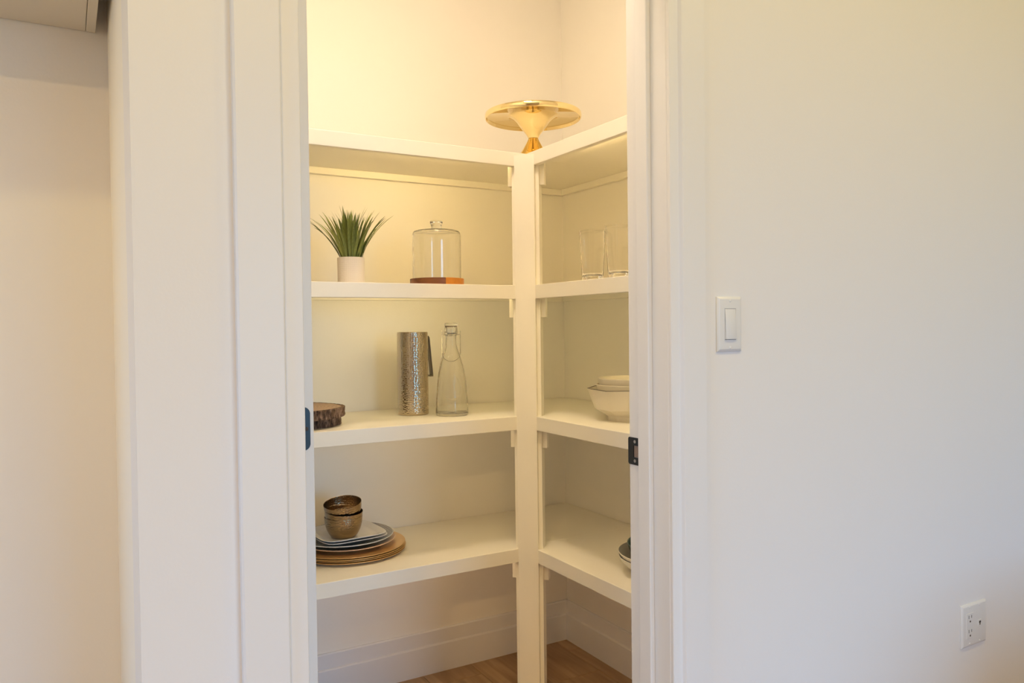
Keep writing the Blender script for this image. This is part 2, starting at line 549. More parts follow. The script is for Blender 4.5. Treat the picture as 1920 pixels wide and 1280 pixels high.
def window(name, plane, a0, a1, z0, z1, at, nm):
    o = bpy.data.objects.new(name, None); COL.objects.link(o); struct(o)
    fw = .05
    rects = [((a0, z0), (a1, z0 + fw)), ((a0, z1 - fw), (a1, z1)), ((a0, z0 + fw), (a0 + fw, z1 - fw)), ((a1 - fw, z0 + fw), (a1, z1 - fw))]
    for k in range(1, nm):
        c = a0 + (a1 - a0) * k / nm
        rects.append(((c - fw / 2, z0 + fw), (c + fw / 2, z1 - fw)))
    L = []
    for (p, q), (r_, s) in rects:
        L.append(((p, at, q), (r_, at + .06, s)) if plane == 'y' else ((at, p, q), (at + .06, r_, s)))
    boxes('window_frame', L, BLACK, o)
    return o


window('window_1', 'y', *W1[:2], *W1[2:], KY0 - .06, 2)
window('window_2', 'x', *W2[:2], *W2[2:], KX0 - .06, 2)
# the ground outside both windows
struct(boxes('ground', [((-40, -60, -.30), (40, 40, -.13))], mat('lawn', (0.10, 0.13, 0.06), 0.9, noise=.2, nscale=2)))

# baseboards with a stepped top, both arms of the pantry and the kitchen wall
BH, BS = .1495, .0985


def baseboard(name, A, Bp, nrm):
    """from A to Bp along a wall, nrm points into the room"""
    A, Bp, nrm = Vector(A), Vector(Bp), Vector(nrm)
    d = (Bp - A)
    prof = [(0, 0), (.0145, 0), (.0145, BS - .003), (.0125, BS), (.0085, BS + .002), (.0085, BH - .004), (.006, BH), (0, BH)]
    bm = bmesh.new()
    R = []
    for base in (A, Bp):
        R.append([bm.verts.new((base.x + nrm.x * p, base.y + nrm.y * p, q)) for p, q in prof])
    n = len(prof)
    bm.faces.new(R[0]); bm.faces.new(R[1])
    for i in range(n):
        bm.faces.new((R[0][i], R[0][(i + 1) % n], R[1][(i + 1) % n], R[1][i]))
    return struct(link(name, finish(bm, name), TRIM))


baseboard('baseboard_back', (PXL, YB, 0), (XB, YB, 0), (0, -1, 0))
baseboard('baseboard_right', (XB, YB, 0), (XB, YD + T, 0), (-1, 0, 0))
baseboard('baseboard_left', (PXL, YD + T, 0), (PXL, YB, 0), (1, 0, 0))
baseboard('baseboard_front', (1.125, YD, 0), (KX1, YD, 0), (0, -1, 0))
baseboard('baseboard_corner', (XC, YD, 0), (.2125, YD, 0), (0, -1, 0))
baseboard('baseboard_return', (XC, YD, 0), (XC, YA, 0), (-1, 0, 0))
baseboard('baseboard_recess', (-.93, YA, 0), (XC, YA, 0), (0, -1, 0))

# door casing: thinner inner band and thicker outer band with an eased step
FO, FI = YD - .0165, YD - .0085


def casing(name, xi, xs, xo, z1):
    s = 1 if xo > xi else -1
    poly = [(xi, YD), (xi, FI + .0015), (xi + s * .0015, FI), (xs - s * .003, FI), (xs, FO + .0015), (xs + s * .0015, FO), (xo - s * .003, FO), (xo, FO + .003), (xo, YD)]
    return struct(prism(name, poly, 0, z1, TRIM))


casing('trim_1', XL - .001, .2795, .2125, HD)
casing('trim_2', XR + .001, 1.0590, 1.1215, HD)
struct(boxes('trim_3', [((.2125, FO, HD), (1.1215, YD, HD + .095))], TRIM, bev=.002))
# jambs with their door stops
SA, SB = 1.2180, 1.2535


def jamb(name, a, b_, stop):
    o = struct(boxes(name, [(a, b_)], TRIM, bev=.0012, seg=1))
    boxes('stop', [stop], TRIM, o, bev=.002)
    return o


jamb('trim_4', (XL - .019, YD, 0), (XL, YD + T, HD), ((XL, SA, 0), (XL + .012, SB, HD - .012)))
jamb('trim_5', (XR, YD, 0), (XR + .019, YD + T, HD), ((XR - .012, SA, 0), (XR, SB, HD - .012)))
jamb('trim_6', (XL - .019, YD, HD), (XR + .019, YD + T, HD + .019), ((XL, SA, HD - .012), (XR, SB, HD)))

# the open door, its hinge edge towards the camera, folded back into the pantry
DX0, DX1 = .3243, .3597
DY0, DY1 = 1.2985, 2.0075
door = struct(boxes('door_1', [((DX0, DY0, .012), (DX1, DY1, 2.045))], TRIM, bev=.0015))
for za, zb in ((.22, .92), (1.08, 1.90)):
    boxes('door_panel', [((DX1 - .002, DY0 + .12, za), (DX1 + .0015, DY1 - .12, zb)), ], TRIM, door)
    rim = [((DX1, DY0 + .11, za - .01), (DX1 + .006, DY1 - .11, za)), ((DX1, DY0 + .11, zb), (DX1 + .006, DY1 - .11, zb + .01)),
           ((DX1, DY0 + .11, za), (DX1 + .006, DY0 + .12, zb)), ((DX1, DY1 - .12, za), (DX1 + .006, DY1 - .11, zb))]
    boxes('panel_moulding', rim, TRIM, door, bev=.002)


def rounded_plate(name, w_, h_, r_, t, m, parent, corners=(1, 1, 1, 1), loc=(0, 0, 0), axis='Y', bev=.0004):
    """flat plate in the XZ (axis Y) or YZ (axis X) plane, lower left at 0; corners: bl, br, tr, tl"""
    cs = [(r_, r_, PI, corners[0]), (w_ - r_, r_, 1.5 * PI, corners[1]), (w_ - r_, h_ - r_, 0, corners[2]), (r_, h_ - r_, .5 * PI, corners[3])]
    raw = [(0, 0), (w_, 0), (w_, h_), (0, h_)]
    poly = []
    for (cx, cz, a0, on), q in zip(cs, raw):
        if on:
            poly += [(cx + r_ * math.cos(a0 + k * PI / 16), cz + r_ * math.sin(a0 + k * PI / 16)) for k in range(9)]
        else:
            poly.append(q)
    return prism(name, poly, 0, t, m, parent, bev=bev, loc=loc, axis=axis)


def hinge(z0):
    h = rounded_plate('hinge', .031, .0735, .0115, .0016, BLACK, door, (0, 1, 1, 0), (.3222, DY0 - .0016, z0))
    h['label'] = 'black hinge leaf with round corners'
    for dx, dz in ((.0245, .0365), (.014, .014), (.014, .059)):
        bm = bmesh.new()
        bmesh.ops.create_cone(bm, cap_ends=True, segments=16, radius1=.0036, radius2=.0030, depth=.0012)
        bmesh.ops.rotate(bm, verts=bm.verts[:], cent=(0, 0, 0), matrix=Matrix.Rotation(PI / 2, 3, 'X'))
        bmesh.ops.translate(bm, verts=bm.verts[:], vec=(dx, -.0003, dz))
        link('screw', finish(bm, 'screw', True), SLOT, h)
    link('hinge_pin', tube_mesh('hinge_pin', [(-.0005, .006, 0), (-.0005, .006, .0735)], .0045, 12), BLACK, h)


for z0 in (.20, .9960, 1.79):
    hinge(z0)
for s, xx in ((1, DX1), (-1, DX0)):
    prof = [(.0, .0), (.026, 0), (.026, .006), (.010, .009), (.009, .03), (.022, .038), (.026, .048), (.022, .058), (0, .062)]
    k = link('door_knob', lathe_mesh('door_knob', prof, 24), BLACK, door, (xx, DY1 - .065, .94), (0, s * PI / 2, 0))

# strike plate on the right jamb
sp = thing('strike_plate', (XR, 1.2535, .9065), 'black metal strike plate with latch hole on the right door jamb', 'strike plate')
HS = .0575
# frame of the plate round the latch hole, with rounded lip corners on the pantry side
rp = .0045
outer = [(.0, 0), (.0445 - rp, 0)] + [(.0445 - rp + rp * math.cos(-PI / 2 + k * PI / 12), rp + rp * math.sin(-PI / 2 + k * PI / 12)) for k in range(1, 7)] + \
        [(.0445 - rp + rp * math.cos(k * PI / 12), HS - rp + rp * math.sin(k * PI / 12)) for k in range(0, 7)] + [(0, HS)]
bm = bmesh.new()
hole = [(.006, .016), (.0265, .016), (.0265, .041), (.006, .041)]
bm2 = bmesh.new()
bm2.free()


def plate_with_hole(name, outer, hole, t, m, parent):
    bm = bmesh.new()
    ov = [bm.verts.new((-t, p[0], p[1])) for p in outer]; hv = [bm.verts.new((-t, p[0], p[1])) for p in hole]
    eds = [bm.edges.new((ov[i], ov[(i + 1) % len(ov)])) for i in range(len(ov))] + [bm.edges.new((hv[i], hv[(i + 1) % 4])) for i in range(4)]
    res = bmesh.ops.triangle_fill(bm, use_beauty=True, use_dissolve=False, edges=eds)
    fs = [g for g in res['geom'] if isinstance(g, bmesh.types.BMFace)]
    ex = bmesh.ops.extrude_face_region(bm, geom=fs)
    for v in ex['geom']:
        if isinstance(v, bmesh.types.BMVert):
            v.co.x = 0.0
    return link(name, finish(bm, name), m, parent)


bm.free()
plate_with_hole('plate', outer, hole, .0018, BLACK, sp)
boxes('latch_hole', [((-.0004, .0062, .0162), (-.0001, .0263, .0408))], LATCHH, sp)
for zz in (.0085, .0490):
    me = lathe_mesh('screw', [(0, .0), (.0036, 0), (.0036, .0006), (.0026, .0010), (0, .0008)], 16)
    link('screw', me, SCREW, sp, (-.0016, .0225, zz), (0, -PI / 2, 0))

# ------------------------------------------------------------------ pantry shelving (one fixed unit)
sh = thing('corner_shelving', (XF, YF, 0), 'white painted L-shaped corner shelving with four levels on a front post', 'shelving')
TB = .0105
OX, OY = XF, YF


def sbox(name, a, b_, parent=sh, bev=.0015):
    a = (a[0] - OX, a[1] - OY, a[2]); b_ = (b_[0] - OX, b_[1] - OY, b_[2])
    return boxes(name, [(a, b_)], SHELF, parent, bev=bev)


FH, FT = .0417, .019
YR0 = YD + T + .004   # near end of the right-hand shelves
for z in H:
    s1 = sbox('shelf', (PXL + .002, YF + FT - .002, z - TB), (XB - .002, YB - .002, z), bev=0.0008)
    sbox('fascia', (PXL + .002, YF, z - FH), (XF + FT, YF + FT, z), parent=s1)
    s2 = sbox('shelf', (XF + FT - .002, YR0, z - TB), (XB - .002, YF + FT - .002, z), bev=0.0008)
    sbox('fascia', (XF, YR0, z - FH), (XF + FT, YF + .0004, z), parent=s2)
    zc0, zc1 = z - .0325, z - TB
    sbox('cleat', (PXL + .004, YB - .019, zc0), (XB - .004, YB - .001, zc1))
    sbox('cleat', (XB - .019, YR0, zc0), (XB - .001, YB - .019, zc1))
    sbox('cleat', (PXL + .001, YF + FT, zc0), (PXL + .019, YB - .02, zc1))

    # housing for the added fill lights behind each front, out of sight from the doorway
    sbox('fill_strip', (.68, YF + FT - .0005, z - .030), (1.16, YF + FT + .0015, z - .0195), bev=0)
    sbox('fill_strip', (XF + FT - .0005, 1.36, z - .030), (XF + FT + .0015, 1.88, z - .0195), bev=0)

# the post: a narrow eased front board set across the inner corner on a wider backing board, with a bearing block under every shelf
MU = Vector((.7071, .7071)); MV = Vector((.7071, -.7071))
MC = Vector((XF - .022 - OX, YF - .022 - OY))


def dpt(u, v):
    q = MC + MU * u + MV * v
    return (q.x, q.y)


HW = .0311
front = [dpt(-.0032 * (1 - (k / 5 - 1) ** 2) if True else 0, -HW + HW * k / 5) for k in range(0, 11)]
poly = front + [dpt(.0135, HW), dpt(.0135, -HW)]
post = prism('post', poly, 0, H[0] - .010, SHELF, sh, smooth=True)
prism('post_backing', [dpt(.0135, -HW - .0116), dpt(.0135, HW + .0116), dpt(.050, HW + .0116), dpt(.050, -HW - .0116)], 0, H[0] - FH + .001, SHELF, sh, bev=.001)
for z in H:
    prism('bearing_block', [dpt(.024, -HW - .0262), dpt(.024, HW + .0262), dpt(.046, HW + .0262), dpt(.046, -HW - .0262)], z - .098, z - TB, SHELF, sh, bev=.0012)

# ------------------------------------------------------------------ things on the kitchen walls
sw = thing('light_switch', (1.1966, YD, 1.2003), 'white rocker light switch on the wall right of the doorway', 'light switch')


def bevel_plate(name, w_, h_, t, e, m, parent):
    bm = bmesh.new()
    a = [bm.verts.new((sx * w_ / 2, 0, sz * h_ / 2)) for sx, sz in ((-1, -1), (1, -1), (1, 1), (-1, 1))]
    b_ = [bm.verts.new((sx * w_ / 2, -t * .45, sz * h_ / 2)) for sx, sz in ((-1, -1), (1, -1), (1, 1), (-1, 1))]
    c = [bm.verts.new((sx * (w_ / 2 - e), -t, sz * (h_ / 2 - e))) for sx, sz in ((-1, -1), (1, -1), (1, 1), (-1, 1))]
    for i in range(4):
        j = (i + 1) % 4
        bm.faces.new((a[i], a[j], b_[j], b_[i])); bm.faces.new((b_[i], b_[j], c[j], c[i]))
    bm.faces.new(c); bm.faces.new(a)
    bmesh.ops.recalc_face_normals(bm, faces=bm.faces[:])
    bmesh.ops.bevel(bm, geom=bm.edges[:], offset=.0007, segments=2, affect='EDGES', profile=0.5)
    return link(name, finish(bm, name, True, .9), m, parent)


def small_screw(parent, x_, z_, y_):
    me = lathe_mesh('screw', [(0, 0), (.0030, 0), (.0028, .0008), (.0015, .0013), (0, .0014)], 14)
    s = link('screw', me, PLASTIC, parent, (x_, y_, z_), (PI / 2, 0, 0))
    return s


bevel_plate('cover_plate', .0700, .1143, .0060, .0055, PLASTIC, sw)
# raised frame and rocker; a grey sheet paints the shade in the gaps
boxes('rocker_frame', [((-.0168, -.0066, .0325), (.0168, -.0058, .0337)), ((-.0168, -.0066, -.0337), (.0168, -.0058, -.0325)),
                       ((-.0168, -.0066, -.0325), (-.0156, -.0058, .0325)), ((.0156, -.0066, -.0325), (.0168, -.0058, .0325))], PLASTIC, sw)
boxes('rocker_gap_shade', [((-.0156, -.00625, -.0325), (.0156, -.0058, .0325))], GAP, sw)
bm = bmesh.new()
ra = [(-.0153, -.0100, -.0314), (.0153, -.0100, -.0314), (.0153, -.0064, .0318), (-.0153, -.0064, .0318)]
rb = [(x_, -.0060, z_) for x_, y_, z_ in ra]
va = [bm.verts.new(p) for p in ra]; vb = [bm.verts.new(p) for p in rb]
bm.faces.new(va); bm.faces.new(vb)
for i in range(4):
    bm.faces.new((va[i], va[(i + 1) % 4], vb[(i + 1) % 4], vb[i]))
bmesh.ops.recalc_face_normals(bm, faces=bm.faces[:])
bmesh.ops.bevel(bm, geom=bm.edges[:], offset=.0006, segments=2, affect='EDGES', profile=.5)
link('rocker', finish(bm, 'rocker', True, .9), PLASTIC, sw)
small_screw(sw, 0, .0485, -.0059); small_screw(sw, 0, -.0485, -.0059)

ol = thing('wall_outlet', (2.0923, YD, .3897), 'white two-gang wall plate with duplex socket and phone jack near the lower right', 'outlet')
bevel_plate('cover_plate', .1160, .1143, .0060, .0055, PLASTIC, ol)
boxes('socket', [((-.0395, -.0074, -.0335), (-.0065, -.0058, .0335))], PLASTIC, ol, bev=.0006)
for cz in (.019, -.019):
    boxes('socket_slot', [((-.0300, -.0078, cz + .001), (-.0284, -.0072, cz + .0095))], SLOT, ol)
    boxes('socket_slot', [((-.0178, -.0078, cz + .002), (-.0162, -.0072, cz + .0092))], SLOT, ol)
    me = lathe_mesh('ground_hole', [(0, 0), (.0026, 0), (.0026, .0005), (0, .0005)], 12)
    link('ground_hole', me, SLOT, ol, (-.0230, -.0073, cz - .0068), (PI / 2, 0, 0))
jk = boxes('phone_jack', [((.0165, -.0072, -.0090), (.0295, -.0058, .0085))], PLASTIC, ol, bev=.0005)
boxes('jack_opening', [((.0190, -.0076, .0000), (.0270, -.0070, .0050)), ((.0212, -.0076, -.0055), (.0248, -.0070, .0000))], SLOT, jk)
for sx in (-.023, .023):
    small_screw(ol, sx, .0485, -.0059); small_screw(ol, sx, -.0485, -.0059)

# upper cabinet above the recess: we look up at its underside
CZ = 1.777
cb = thing('upper_cabinet', (-.40, YA, CZ), 'greige wall cabinet over the recess, its flat underside in the top left corner', 'cabinet')
x1 = .060 + .40
boxes('body', [((-.53, -.33, .0), (x1 - .017, -.002, .80))], CAB, cb, bev=.0012)
boxes('end_panel', [((x1 - .0162, -.351, -.0006), (x1, -.002, .80))], CAB, cb, bev=.0012)
for a, c in ((-.528, -.045), (-.041, x1 - .019)):
    dd = boxes('door', [((a, -.3505, .002), (c, -.332, .798))], CAB, cb, bev=.0015)
    hx = c - .04 if a < -.2 else a + .04
    link('handle', tube_mesh('handle', [(hx, -.350, .06), (hx, -.38, .06), (hx, -.38, .20), (hx, -.350, .20)], .005, 10), BLACK, dd)

lb = thing('recess_fill_bar', (-.70, 1.45, CZ), 'added housing of the recess fill light under the wall cabinet, beyond the left edge', 'light')
boxes('housing', [((-.16, -.022, -.016), (.16, .022, -.001))], LAMPW, lb, bev=.002)

# unseen oak seat added to block window light from the lower right wall
bn = thing('shade_bench', (2.38, -.05, 0), 'added oak seat out of view in the kitchen, keeping window light off the lower right corner', 'shade_bench')
boxes('seat', [((-.57, -.24, .515), (.57, .24, .55))], OAK, bn, bev=.003)
boxes('body', [((-.55, -.22, .06), (.55, .22, .515))], OAK, bn, bev=.002)
for lx in (-.48, .48):
    for ly in (-.18, .18):
        boxes('foot', [((lx - .02, ly - .02, 0), (lx + .02, ly + .02, .06))], BLACK, bn)

# pantry ceiling lamp (above the frame)
lp = thing('ceiling_lamp', (.72, 1.53, CH), 'round flush ceiling lamp inside the pantry above the doorway view', 'lamp')
link('lamp_base', lathe_mesh('lamp_base', [(0, 0), (.165, 0), (.165, -.03), (.158, -.035), (0, -.035)], 48), LAMPW, lp)
link('diffuser', lathe_mesh('diffuser', smooth_profile([(.150, -.036, 1), (.150, -.06), (.135, -.085), (.07, -.097), (0, -.099)], 4), 48), DIFFUSER, lp)

# ------------------------------------------------------------------ top shelf: brass cake stand
ck = thing('cake_stand', (1.3163, 2.130, H[0]), 'shiny gold cake stand with flared foot on top of the corner shelving', 'cake stand')
foot = smooth_profile([(0, .0, 1), (.061, .0, 1), (.062, .003), (.056, .014), (.0480, .026), (.0385, .038), (.0285, .053), (.0205, .067), (.0158, .0765, 1), (0, .0765)], 5)
link('foot', lathe_mesh('foot', foot, 64), BRASS, ck)
link('seam_ring', lathe_mesh('seam_ring', [(0, .0763), (.0152, .0763), (.0152, .0785), (0, .0785)], 48), BRASSD, ck)
bowl = smooth_profile([(0, .0783, 1), (.0163, .0783, 1), (.0210, .088), (.0272, .0965), (.0350, .1060), (.0440, .1180), (.0530, .1300), (.0640, .1405), (.0750, .1475), (.0830, .1504, 1), (0, .1506)], 6)
link('stem', lathe_mesh('stem', bowl, 64), BRASS, ck)
plate = [(0, .150), (.1480, .150), (.1500, .1485), (.1508, .1405), (.1520, .1395), (.1540, .1405), (.1552, .144), (.1555, .1500), (.1550, .1560), (.1535, .1572), (.1515, .1560), (.1500, .1550), (0, .1550)]
link('plate', lathe_mesh('plate', plate, 96, angle=.9), BRASS, ck)

# ------------------------------------------------------------------ second shelf, back: potted grass, dome on board
pg = thing('potted_plant', (.7050, 2.135, H[1]), 'potted artificial grass in a small white dimpled pot', 'potted plant')
pot = [(0, 0), (.0345, 0), (.0360, .0015), (.0378, .030), (.0383, .073), (.0376, .0755), (.0355, .0755), (.0345, .068), (0, .068)]
pot = [(0, 0), (.0355, 0), (.0372, .0015), (.0383, .0745), (.0376, .0757), (.0352, .0757), (.0345, .067), (0, .067)]
link('pot', lathe_mesh('pot', pot, 64, angle=.5), POTM, pg)
link('soil', lathe_mesh('soil', [(0, .0665), (.034, .0665), (.034, .0695), (.02, .0715), (0, .072)], 32), SOIL, pg)


def blade_mesh(i, Ln, a0, a1, wd, twist):
    """a leaf lying in the XZ plane, bending from a0 to a1 (angle from vertical), folded along its midrib"""
    bm = bmesh.new(); n = 7
    x_ = z_ = 0.0; rows = []
    for k in range(n + 1):
        t = k / n
        a = a0 + (a1 - a0) * t ** 1.3
        wv = wd * (0.55 + 0.45 * min(1, t * 3)) * max(0.0, 1 - t ** 2.2) ** 0.75 if k < n else 0
        tw = twist * t
        side = Vector((-math.sin(tw) * math.cos(a), math.cos(tw), math.sin(tw) * math.sin(a)))
        nrm = Vector((math.cos(a), 0, -math.sin(a)))
        c = Vector((x_, 0, z_))
        if wv > 0:
            rows.append([bm.verts.new(c + side * wv / 2), bm.verts.new(c - nrm * wv * .16), bm.verts.new(c - side * wv / 2)])
        else:
            rows.append([bm.verts.new(c)])
        st = Ln / n
        x_ += math.sin(a) * st; z_ += math.cos(a) * st
    for A, B in zip(rows[:-1], rows[1:]):
        if len(B) == 3:
            bm.faces.new((A[0], A[1], B[1], B[0])); bm.faces.new((A[1], A[2], B[2], B[1]))
        else:
            bm.faces.new((A[0], A[1], B[0])); bm.faces.new((A[1], A[2], B[0]))
    for f in bm.faces:
        f.smooth = True
    me = bpy.data.meshes.new('leaf'); bm.to_mesh(me); bm.free()
    me.materials.append(LEAF)
    return me


rg = random.Random(21)
inner_v = [blade_mesh(i, .128 + .040 * rg.random(), .02, .10 + .28 * rg.random(), .0105 + .0045 * rg.random(), rg.uniform(-.8, .8)) for i in range(10)]
mid_v = [blade_mesh(i, .125 + .042 * rg.random(), .16, .45 + .3 * rg.random(), .0105 + .0045 * rg.random(), rg.uniform(-.8, .8)) for i in range(10)]
out_v = [blade_mesh(i, .135 + .035 * rg.random(), .36, .85 + .35 * rg.random(), .0085 + .003 * rg.random(), rg.uniform(-.6, .6)) for i in range(10)]
thin_v = [blade_mesh(i, .150 + .022 * rg.random(), .10, .35 + .4 * rg.random(), .0040, rg.uniform(-.5, .5)) for i in range(5)]


def leaf(me, az, rad, tilt=0.0, sc=1.0):
    o = link('leaf', me, None, pg, (rad * math.cos(az), rad * math.sin(az), .068), (0, tilt, az))
    o.scale = (sc, sc, sc)


for k in range(30):
    leaf(inner_v[k % 10], rg.random() * 2 * PI, .022 * math.sqrt(rg.random()), rg.uniform(-.08, .08), rg.uniform(.72, 1.03))
for k in range(34):
    leaf(mid_v[k % 10], 2 * PI * k / 34 + rg.uniform(-.1, .1), .012 + .016 * rg.random(), rg.uniform(-.05, .08), rg.uniform(.75, 1.0))
for k in range(26):
    leaf(out_v[k % 10], 2 * PI * k / 26 + rg.uniform(-.12, .12), .020 + .010 * rg.random(), rg.uniform(-.12, .06), rg.uniform(.75, .98))
for k in range(12):
    leaf(thin_v[k % 5], 2 * PI * k / 12 + rg.uniform(-.2, .2), .015 * rg.random(), rg.uniform(-.05, .08), rg.uniform(.9, 1.0))
# long blades splayed along the shelf, as the photograph shows
VL = PI - YAW
for az, tl in ((VL + .10, .10), (VL - .12, .16), (VL + .3, .02), (VL + PI + .1, .05), (VL + PI - .12, -.02)):
    leaf(out_v[int(abs(az * 10)) % 10], az, .026, tl, 1.03)

bd = thing('serving_board', (.9745, 2.140, H[1]), 'round dark wooden board with one orange edge under the glass dome', 'board')
RB, TBW = .0812, .0215


def board_part(name, x0, x1, m):
    """slab of the round board between two chords (local x runs across the view)"""
    n = 40
    a0 = math.acos(max(-1, min(1, x1 / RB))); a1 = math.acos(max(-1, min(1, x0 / RB)))
    top = [(RB * math.cos(a0 + (a1 - a0) * k / n), RB * math.sin(a0 + (a1 - a0) * k / n)) for k in range(n + 1)]
    bot = [(p[0], -p[1]) for p in reversed(top)]
    pts = []
    for p in top + bot:
        if not pts or (Vector(p) - Vector(pts[-1])).length > 1e-5:
            pts.append(p)
    if (Vector(pts[0]) - Vector(pts[-1])).length < 1e-5:
        pts.pop()
    return prism(name, pts, 0, TBW, m, bd, bev=.0012)


bd.rotation_euler = (0, 0, -math.atan2(.9745, 2.14))
board_part('board_slab', -RB, .0258, ACACIA)
s_ = board_part('board_slab', .0260, RB, ACACIA_ORANGE); s_['label'] = 'orange right part of the board'  # board drawn in two tones, orange towards the right

gd = thing('glass_dome', (.9745, 2.140, H[1] + TBW), 'clear glass cake dome with round knob standing on the wooden board', 'dome')
ro, zt = .0733, .1455
outp = smooth_profile([(.0733, 0, 1), (.0733, .05), (.0733, .125), (.0722, .1355), (.0690, .1415), (.062, .1445), (.040, .1475), (.0165, .1490, 1), (.0158, .153), (.0160, .160), (.0185, .168), (.0190, .1715), (.0172, .1750), (.011, .1765), (0, .177)], 5)
inp = smooth_profile([(0, .1460), (.040, .1445), (.060, .1415), (.0668, .1390), (.0697, .1340), (.0705, .124), (.0705, .05), (.0705, .0, 1)], 5)
link('dome', lathe_mesh('dome', outp + inp, 96, closed=True, angle=.9), GLASS, gd)

# second shelf, right: two square tumblers
tb = thing('tumbler', (1.288, 1.7750, H[1] + .0003), 'square clear glass tumbler, the whole one nearer the post', 'glass', 'tumblers on the right-hand shelf')


def square(n_):
    return lambda th: 1.0 / (abs(math.cos(th)) ** n_ + abs(math.sin(th)) ** n_) ** (1 / n_)


tprof = [(0, .0), (.018, .0), (.0218, .0), (.0230, .0015), (.0236, .02), (.0255, .07), (.0282, .1385), (.0280, .1395), (.0268, .1395), (.0266, .1385), (.0240, .07), (.0213, .022), (.0190, .0155), (.0150, .0135), (0, .013)]
tprof = smooth_profile([p + (1,) if i in (0, 1, 2, 14) else p for i, p in enumerate(tprof)], 3)
link('glass_body', lathe_mesh('glass_body', tprof, 72, shape=square(9), angle=.9), GLASS_T, tb)
copy_thing(tb, (1.288, 1.6535, H[1] + .0003), 'square clear glass tumbler half hidden by the right door jamb')

# ------------------------------------------------------------------ third shelf, back: wood slices, pitcher, bottle


def wood_slice(name, loc, R, th, seed, label):
    t = thing(name, loc, label, 'wood slice', 'bark-edged wood slices in a stack')
    q = random.Random(seed)
    n = 180
    # blocky bark: angular plates with cracks between
    edges = []; a = 0
    while a < n:
        wd = q.randint(4, 9); edges.append((a, min(n, a + wd), q.uniform(-.0022, .0030))); a += wd
    off = [0.0] * n; crack = [0.0] * n
    for a, c, h in edges:
        for k in range(a, c):
            off[k] = h
            if k == a:
                crack[k] = q.choice((0, .0075, .0095, .005))
    wob = [R * (1 + .018 * math.sin(2 * 2 * PI * k / n + seed) + .012 * math.sin(5 * 2 * PI * k / n + 2 * seed) + .006 * math.sin(11 * 2 * PI * k / n)) for k in range(n)]
    zs = [0, .06, .2, .4, .55, .7, .85, .95, 1.0]
    bm = bmesh.new()
    rows = []
    for j, f in enumerate(zs):
        ed = .0016 if j in (0, len(zs) - 1) else 0
        rows.append([bm.verts.new(((wob[k] + off[k] - crack[k] * (1 if 0 < j < len(zs) - 1 else .5) - ed + q.uniform(-.0011, .0011)) * math.cos(2 * PI * k / n),
                                   (wob[k] + off[k] - crack[k] * (1 if 0 < j < len(zs) - 1 else .5) - ed + q.uniform(-.0011, .0011)) * math.sin(2 * PI * k / n), f * th)) for k in range(n)])
    inner_b = [bm.verts.new(((wob[k] - .0085) * math.cos(2 * PI * k / n), (wob[k] - .0085) * math.sin(2 * PI * k / n), 0)) for k in range(n)]
    inner_t = [bm.verts.new(((wob[k] - .0085) * math.cos(2 * PI * k / n), (wob[k] - .0085) * math.sin(2 * PI * k / n), th)) for k in range(n)]
    seq = [inner_b] + rows + [inner_t]
    for A, B in zip(seq, seq[1:] + seq[:1]):
        for k in range(n):
            bm.faces.new((A[k], A[(k + 1) % n], B[(k + 1) % n], B[k]))
    link('bark', finish(bm, 'bark'), BARK, t)
    poly = [((wob[k] - .0084) * math.cos(2 * PI * k / n), (wob[k] - .0084) * math.sin(2 * PI * k / n)) for k in range(0, n, 2)]
    prism('wood_face', poly, .0004, th - .0006, RINGW, t)
    return t


wood_slice('wood_slice', (.5480, 2.2220, H[2]), .1385, .0265, 3, 'lower bark-edged wood slice at the left end of the third shelf')
wood_slice('wood_slice', (.5330, 2.1950, H[2] + .0266), .1535, .0270, 8, 'upper bark-edged wood slice, wider, with its bare face up')

pt = thing('pitcher', (.9460, 2.2705, H[2]), 'tall hammered stainless steel pitcher beside the glass bottle', 'pitcher')
RP = .0485
pp = [(0, 0), (.0455, 0), (.0476, .0015), (RP, .005), (RP, .018), (RP, .10), (RP, .19), (RP, .252), (RP - .0002, .2585), (RP - .0012, .2600), (RP - .0026, .2585), (RP - .0026, .02), (RP - .006, .008), (0, .007)]
link('body', lathe_mesh('body', pp, 96, angle=.5), HSTEEL, pt)
hz = [(.047, .2470), (.0545, .2475), (.0585, .2420), (.0700, .1220), (.0700, .1170), (.0590, .1170), (.0590, .1215), (.0655, .1235), (.0555, .2365), (.047, .2385)]
ha = .12
hd = prism('handle', hz, -.009, .009, STEEL_DARK, pt, bev=.0012, axis='Y')
hd.rotation_euler = (0, 0, ha)

bt = thing('bottle', (1.0375, 2.1790, H[2]), 'clear swing-top glass bottle with embossed oval, right of the steel pitcher', 'bottle')
bo = smooth_profile([(0, .0025), (.040, .002), (.0475, .0), (.0503, .004), (.0510, .010), (.0500, .030), (.0483, .060), (.0460, .090), (.0430, .118), (.0383, .146), (.0335, .166), (.0292, .181), (.0240, .195), (.0198, .208), (.0180, .222), (.0176, .238), (.0180, .249), (.0198, .253), (.0202, .262), (.0198, .271), (.0186, .2745, 1), (.0142, .2745, 1),
                     (.0142, .240), (.0150, .218), (.0170, .206), (.0212, .193), (.0262, .179), (.0305, .164), (.0353, .144), (.0400, .116), (.0430, .088), (.0453, .058), (.0468, .030), (.0470, .014), (.0440, .0085), (.020, .0080), (0, .0085)], 16)
FACE = math.atan2(-2.179, -1.0375)


def emboss(rr, zz, th, j):
    if rr > .025 and .03 < zz < .15 and j < len(bo) * .55:
        d = (th - FACE + PI) % (2 * PI) - PI
        q = math.hypot(d * .045 / .030, (zz - .088) / .038)
        rr += .0016 * math.exp(-((q - 1) / .06) ** 2)
        rr += .0006 * math.exp(-((q - .45) / .16) ** 2) * (1 + math.sin(d * 40) * math.sin(zz * 900))
    return rr, zz


